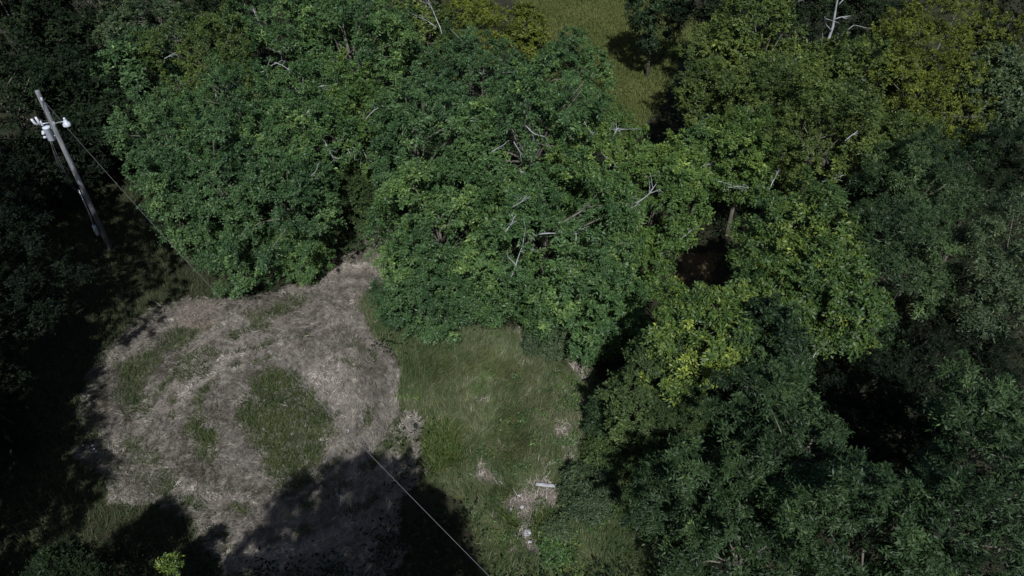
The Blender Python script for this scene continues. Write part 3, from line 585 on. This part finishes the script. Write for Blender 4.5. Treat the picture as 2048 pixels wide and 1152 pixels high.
for j, (bx, by, hb, lean) in enumerate([(1700, 155, 6.0, .8)]):
    T = Tubes(); o = P(bx, by, 5.5); o[2] = 0
    T.tube([(0, 0, -.2), (0, 0, 3), (.1, 0, 5.6)], [.09, .08, .06], 6)
    T.tube([(.1, 0, 5.6), (.9, 0, 6.6), (1.9, 0, 8.6)], [.05, .045, .015], 6); T.tube([(.1, 0, 5.6), (-.1, 0, 6.6), (-.7, 0, 7.4)], [.05, .04, .015], 6)
    s2 = link('dead_tree', T.mesh('dead_tree', DEADWOOD), None, o)
    tag(s2, 'forked pale dead stem right of the tall white snag', 'dead tree')

# ------------------------------------------------------------------ utility pole
WOOD = noise_mat('pole_wood', (.062, .065, .070), (.205, .213, .222), 4, .9, (4, 4, .4), bump=.8)
GALV = noise_mat('painted_grey_metal', (.34, .375, .43), (.44, .475, .53), 3, .45, bump=.05)
STEEL = noise_mat('galvanised_steel', (.32, .34, .37), (.46, .48, .51), 8, .4, metallic=.6, bump=.05)
PORC = noise_mat('porcelain', (.36, .38, .42), (.46, .48, .52), 3, .2, bump=.02)
CABLE = noise_mat('cable', (.05, .05, .055), (.09, .09, .095), 5, .5, bump=.05)
ALU = noise_mat('bare_aluminium_wire', (.11, .115, .12), (.16, .16, .16), 5, .5, metallic=.2, bump=.05)
BLACKI = noise_mat('dark_rubber', (.02, .02, .03), (.04, .04, .05), 5, .5, bump=.05)
mG, _, Ng, Lg, bG = new_mat('lamp_glass'); bG.inputs['Base Color'].default_value = (.85, .87, .9, 1); bG.inputs['Roughness'].default_value = .12
bG.inputs['Specular IOR Level'].default_value = .8
pb = P(222, 500); pg0 = float(gh(pb[0], pb[1]))
pole = bpy.data.objects.new('utility_pole', None); COL.objects.link(pole); pole.location = (pb[0], pb[1], pg0)
tag(pole, 'weathered wooden utility pole with grey transformer and yard lamp in the shade at left', 'utility pole')
TOPH = 8.85
def pole_h(py):
    lo, hi = 0., 9.5
    for _ in range(40):
        m = (lo + hi) / 2; v = np.array([pb[0], pb[1], m - CAM_H])
        dz = CP * v[1] - SP * v[2]; yy = SP * v[1] + CP * v[2]
        if 576 - FPX * yy / dz > py: lo = m
        else: hi = m
    return lo
T = Tubes(); T.tube([(0, 0, -.3), (.01, 0, 3), (0, .01, 6), (0, 0, TOPH - .04), (0, 0, TOPH)], [.135, .125, .113, .10, .09], 16)
link('shaft', T.mesh('shaft', WOOD), pole)
rx = np.array([1., 0, 0]); tw = norm(np.array([-pb[0], -pb[1], 0]))           # towards the viewer
lf = norm(np.array([-1, -.55, 0])); rgt = norm(np.array([1, -.25, 0]))
# pin insulator that carries the wire
hi_ = TOPH - .42; T = Tubes(); q = np.array([.10, -.09, hi_])
T.tube([(.0, 0, hi_ - .06), q + (0, 0, -.05), q], [.02, .02, .02], 6); T.lathe(q, [(0, 0), (.045, 0), (.06, .03), (.035, .05), (.055, .08), (.04, .12), (0, .13)], 14)
link('insulator', T.mesh('insulator', PORC), pole)
# bolts
for dz in (.75, 1.05, 1.6):
    T = Tubes(); T.tube([(-.13, -.02, TOPH - dz), (.13, -.02, TOPH - dz)], .016, 6); link('bolt', T.mesh('bolt', STEEL), pole)
# transformer
ht = pole_h(262); tcn = lf * .29
tr = bpy.data.objects.new('transformer', None)
T = Tubes(); T.lathe(tcn + (0, 0, ht - .40), [(0, 0), (.14, 0), (.16, .02), (.16, .60), (.17, .61), (.17, .65), (.15, .68), (.06, .70), (0, .705)], 28)
trm = link('transformer', T.mesh('transformer', GALV), pole)
for s, zz in ((-.35, .02), (.35, .02), (0, -.2)):
    T = Tubes(); dr = norm(lf + np.array([-s * lf[1], s * lf[0], 0]) * 1.2); c0 = tcn + dr * .14 + (0, 0, ht + zz)
    T.tube([c0, c0 + dr * .05, c0 + dr * .06, c0 + dr * .12, c0 + dr * .15], [.05, .05, .065, .06, .03], 12)
    link('low_voltage_bushing', T.mesh('low_voltage_bushing', PORC), trm)
T = Tubes(); c0 = tcn + lf * .10 + (0, 0, ht + .34)
T.tube([c0, c0 + (0, 0, .05), c0 + (0, 0, .1), c0 + (0, 0, .15), c0 + (0, 0, .22), c0 + (0, 0, .26)], [.03, .06, .04, .06, .035, .02], 12)
link('high_voltage_bushing', T.mesh('high_voltage_bushing', PORC), trm)
for zz in (-.22, .16):
    T = Tubes(); T.box(tuple(lf * .12 + (0, 0, ht + zz)), (.05, .04, .03), math.atan2(lf[1], lf[0]))
    link('hanger_bracket', T.mesh('hanger_bracket', STEEL), trm)
# fused cutout and arrester prongs above the can
cc = tcn + lf * .24 + (0, 0, ht + .45)
T = Tubes(); sd = np.array([-lf[1], lf[0], 0])
T.tube([cc + sd * .02, cc + sd * .02 + lf * .12 + (0, 0, .10), cc + sd * .02 + lf * .16 + (0, 0, .32)], [.05, .055, .05], 12)
link('arrester', T.mesh('arrester', PORC), pole)
T = Tubes(); T.tube([cc - lf * .05 + (0, 0, -.05), cc - lf * .05 + (0, 0, .12), cc - lf * .02 + (0, 0, .36)], [.05, .06, .045], 12)
link('fuse_cutout', T.mesh('fuse_cutout', PORC), pole)
T = Tubes(); T.tube([(0, 0, ht + .42), cc * .5 + (0, 0, (ht + .42) * .5 - .0), cc + lf * .1 + (0, 0, -.02)], .025, 6)
link('bracket', T.mesh('bracket', STEEL), pole)
# yard lamp
hl = pole_h(246); e = rgt * .80 + (0, 0, hl + .16)
T = Tubes(); T.tube([rgt * .1 + (0, 0, hl - .05), rgt * .4 + (0, 0, hl + .07), e], .024, 8); T.box(tuple(rgt * .13 + (0, 0, hl - .05)), (.02, .05, .11), math.atan2(rgt[1], rgt[0]))
arm = link('lamp_arm', T.mesh('lamp_arm', STEEL), pole)
T = Tubes(); T.lathe(e + (0, 0, -.10), [(.17, -.10), (.172, -.09), (.16, 0), (.12, .06), (.085, .09), (.08, .15), (.05, .18), (0, .18)], 24)
T.lathe(e + (0, 0, -.10), [(.158, -.10), (.145, 0), (.10, .05), (0, .07)], 24)
T.lathe(e + (0, 0, .08), [(.05, 0), (.05, .09), (.03, .11), (0, .115)], 14); link('lamp_head', T.mesh('lamp_head', GALV), arm)
T = Tubes(); T.lathe(e + (0, 0, -.27), [(0, 0), (.05, .01), (.12, .06), (.15, .11), (.15, .15), (0, .15)], 24); link('lamp_lens', T.mesh('lamp_lens', mG), arm)
# meter box and service cables
hm = pole_h(458); mc = lf * .25 + (0, 0, hm)
T = Tubes(); T.box(tuple(mc), (.08, .09, .28), math.atan2(lf[1], lf[0])); mb = link('meter_box', T.mesh('meter_box', GALV, False), pole)
T = Tubes(); mm = mc + np.array([.03, -.08, .06]); T.tube([mm, mm + (0.0, -.06, 0), mm + (0, -.09, 0)], [.06, .06, .05], 16); link('meter', T.mesh('meter', STEEL), mb)
T = Tubes(); T.tube([mc + (0, 0, .28), mc * (.8, .8, 1) + (0, 0, .9), mc * (.7, .7, 1) + (0, 0, 2.4)], .03, 8); link('conduit', T.mesh('conduit', STEEL), pole)
for k, (bow, zend) in enumerate(((.45, hm + 2.3), (.75, hm + 2.2), (.30, hm + 1.9))):
    T = Tubes(); a0 = tcn + lf * .1 + (0.03 * k, 0, ht - .38); b1 = lf * .21 + (0, 0, zend); md = (a0 + b1) / 2 + lf * bow * .6 + (0, 0, -.5)
    tt = np.linspace(0, 1, 12)[:, None]; T.tube((1 - tt) ** 2 * a0 + 2 * tt * (1 - tt) * md + tt ** 2 * b1, .010, 5)
    link('service_cable', T.mesh('service_cable', CABLE), pole)
T = Tubes(); T.tube([q + (0, 0, .06), (.0, -.15, TOPH - .9), lf * .16 + (0, 0, ht + .5), cc + (0, 0, .3)], .009, 5); link('jumper_wire', T.mesh('jumper_wire', CABLE), pole)
# the overhead wire runs on to a second pole outside the picture
w0 = np.array(pole.location) + q + (0, 0, .12); w1 = P(978, 1152, 7.1); dv = w1 - w0
pend = w0 + dv * 1.62; pend[2] = w0[2]
tt = np.linspace(0, 1, 60)[:, None]; line = w0 + (pend - w0) * tt; u1 = 1 / 1.62; sag = (w0[2] - w1[2]) / (4 * u1 * (1 - u1))
line[:, 2] -= (4 * sag * tt * (1 - tt))[:, 0]
T = Tubes(); T.tube(line - line[0], .006, 6)
wire = link('power_line', T.mesh('power_line', ALU), None, w0)
tag(wire, 'thin pale overhead wire running from the pole top down across the clearing', 'power line')
T = Tubes(); T.tube([(0, 0, -.3), (0, 0, 4.5), (0, 0, 9)], [.155, .14, .11], 14)
pe = bpy.data.objects.new('utility_pole', None); COL.objects.link(pe); pe.location = (pend[0] - .12, pend[1] - .1, 0)
tag(pe, 'second wooden utility pole behind the viewpoint, end of the wire', 'utility pole'); link('shaft', T.mesh('shaft', WOOD), pe)

# ------------------------------------------------------------------ small things on the meadow
T = Tubes(); T.box((0, 0, .07), (.37, .062, .03), 0, .3)
bo = P(1091, 977); board = link('weathered_board', T.mesh('weathered_board', noise_mat('grey_board', (.12, .12, .125), (.36, .36, .37), 3, .85, (1, 7, 7))), None, (bo[0], bo[1], float(gh(bo[0], bo[1])) + .05))
board.rotation_euler = (R_(8), R_(2), R_(-5)); tag(board, 'weathered pale board lying in the meadow grass above the bare debris', 'board')
STONE = noise_mat('pale_stone', (.22, .21, .22), (.42, .41, .42), 7, .85)
def rock(px, py, r, label):
    rg = np.random.default_rng(int(px * 7 + py)); T = Tubes(); n = 12
    prof = [(0, -.3), (.7, -.25), (1, .1), (.8, .45), (.35, .62), (0, .6)]
    T.lathe((0, 0, 0), np.array(prof) * r, n); V = np.concatenate(T.V); V *= 1 + rg.normal(0, .10, V.shape); T.V = [V]
    o = P(px, py); ob = link('stone', T.mesh('stone', STONE, False), None, (o[0], o[1], float(gh(o[0], o[1])) + .06)); ob.rotation_euler = (.2, .1, rg.uniform(0, 6))
    ob.scale = (1, rg.uniform(.6, 1), .8); tag(ob, label, 'stone', 'stones in the bare debris')
for a_ in ((1055, 1070, .17, 'largest pale stone in the debris between two grass tufts'), (1046, 1052, .08, 'small pale stone just above the largest stone'),
           (1044, 1018, .09, 'pale stone at the top of the debris below the board'), (1060, 1088, .09, 'small stone just below the largest stone'),
           (1022, 1022, .07, 'small stone at the left end of the debris'), (1038, 995, .06, 'smallest stone left of the weathered board')): rock(*a_)
# daisies at the left rim of the hay
FL = noise_mat('white_petals', (.40, .40, .42), (.5, .5, .52), 4, .6, bump=0); ST = noise_mat('flower_stem', (.03, .06, .02), (.05, .09, .03), 4, .7, bump=0)
for i, (px, py) in enumerate([(199, 919), (191, 925), (203, 924), (178, 912), (196, 912)]):
    o = P(px, py); rt = bpy.data.objects.new('white_flower', None); COL.objects.link(rt); rt.location = (o[0], o[1], float(gh(o[0], o[1])))
    tag(rt, 'tiny white flower in the rough grass at the left rim of the hay', 'flower', 'white flowers left of the hay')
    T = Tubes(); T.tube([(0, 0, 0), (.02, 0, .3), (.03, 0, .55)], [.008, .007, .005], 5); link('stem', T.mesh('stem', ST), rt)
    V = [(.03, 0, .55)]; Fq = []
    for k in range(8):
        a0 = k * math.pi / 4; n_ = len(V); r = .055
        V += [(.03 + r * .5 * math.cos(a0 - .3), r * .5 * math.sin(a0 - .3), .56), (.03 + r * math.cos(a0), r * math.sin(a0), .555), (.03 + r * .5 * math.cos(a0 + .3), r * .5 * math.sin(a0 + .3), .56)]
        Fq.append((0, n_, n_ + 1, n_ + 2))
    link('petals', raw_mesh('petals', V, Fq, mat=FL), rt)
print('FACES', sum(len(o.data.polygons) for o in S.objects if o.type == 'MESH'))
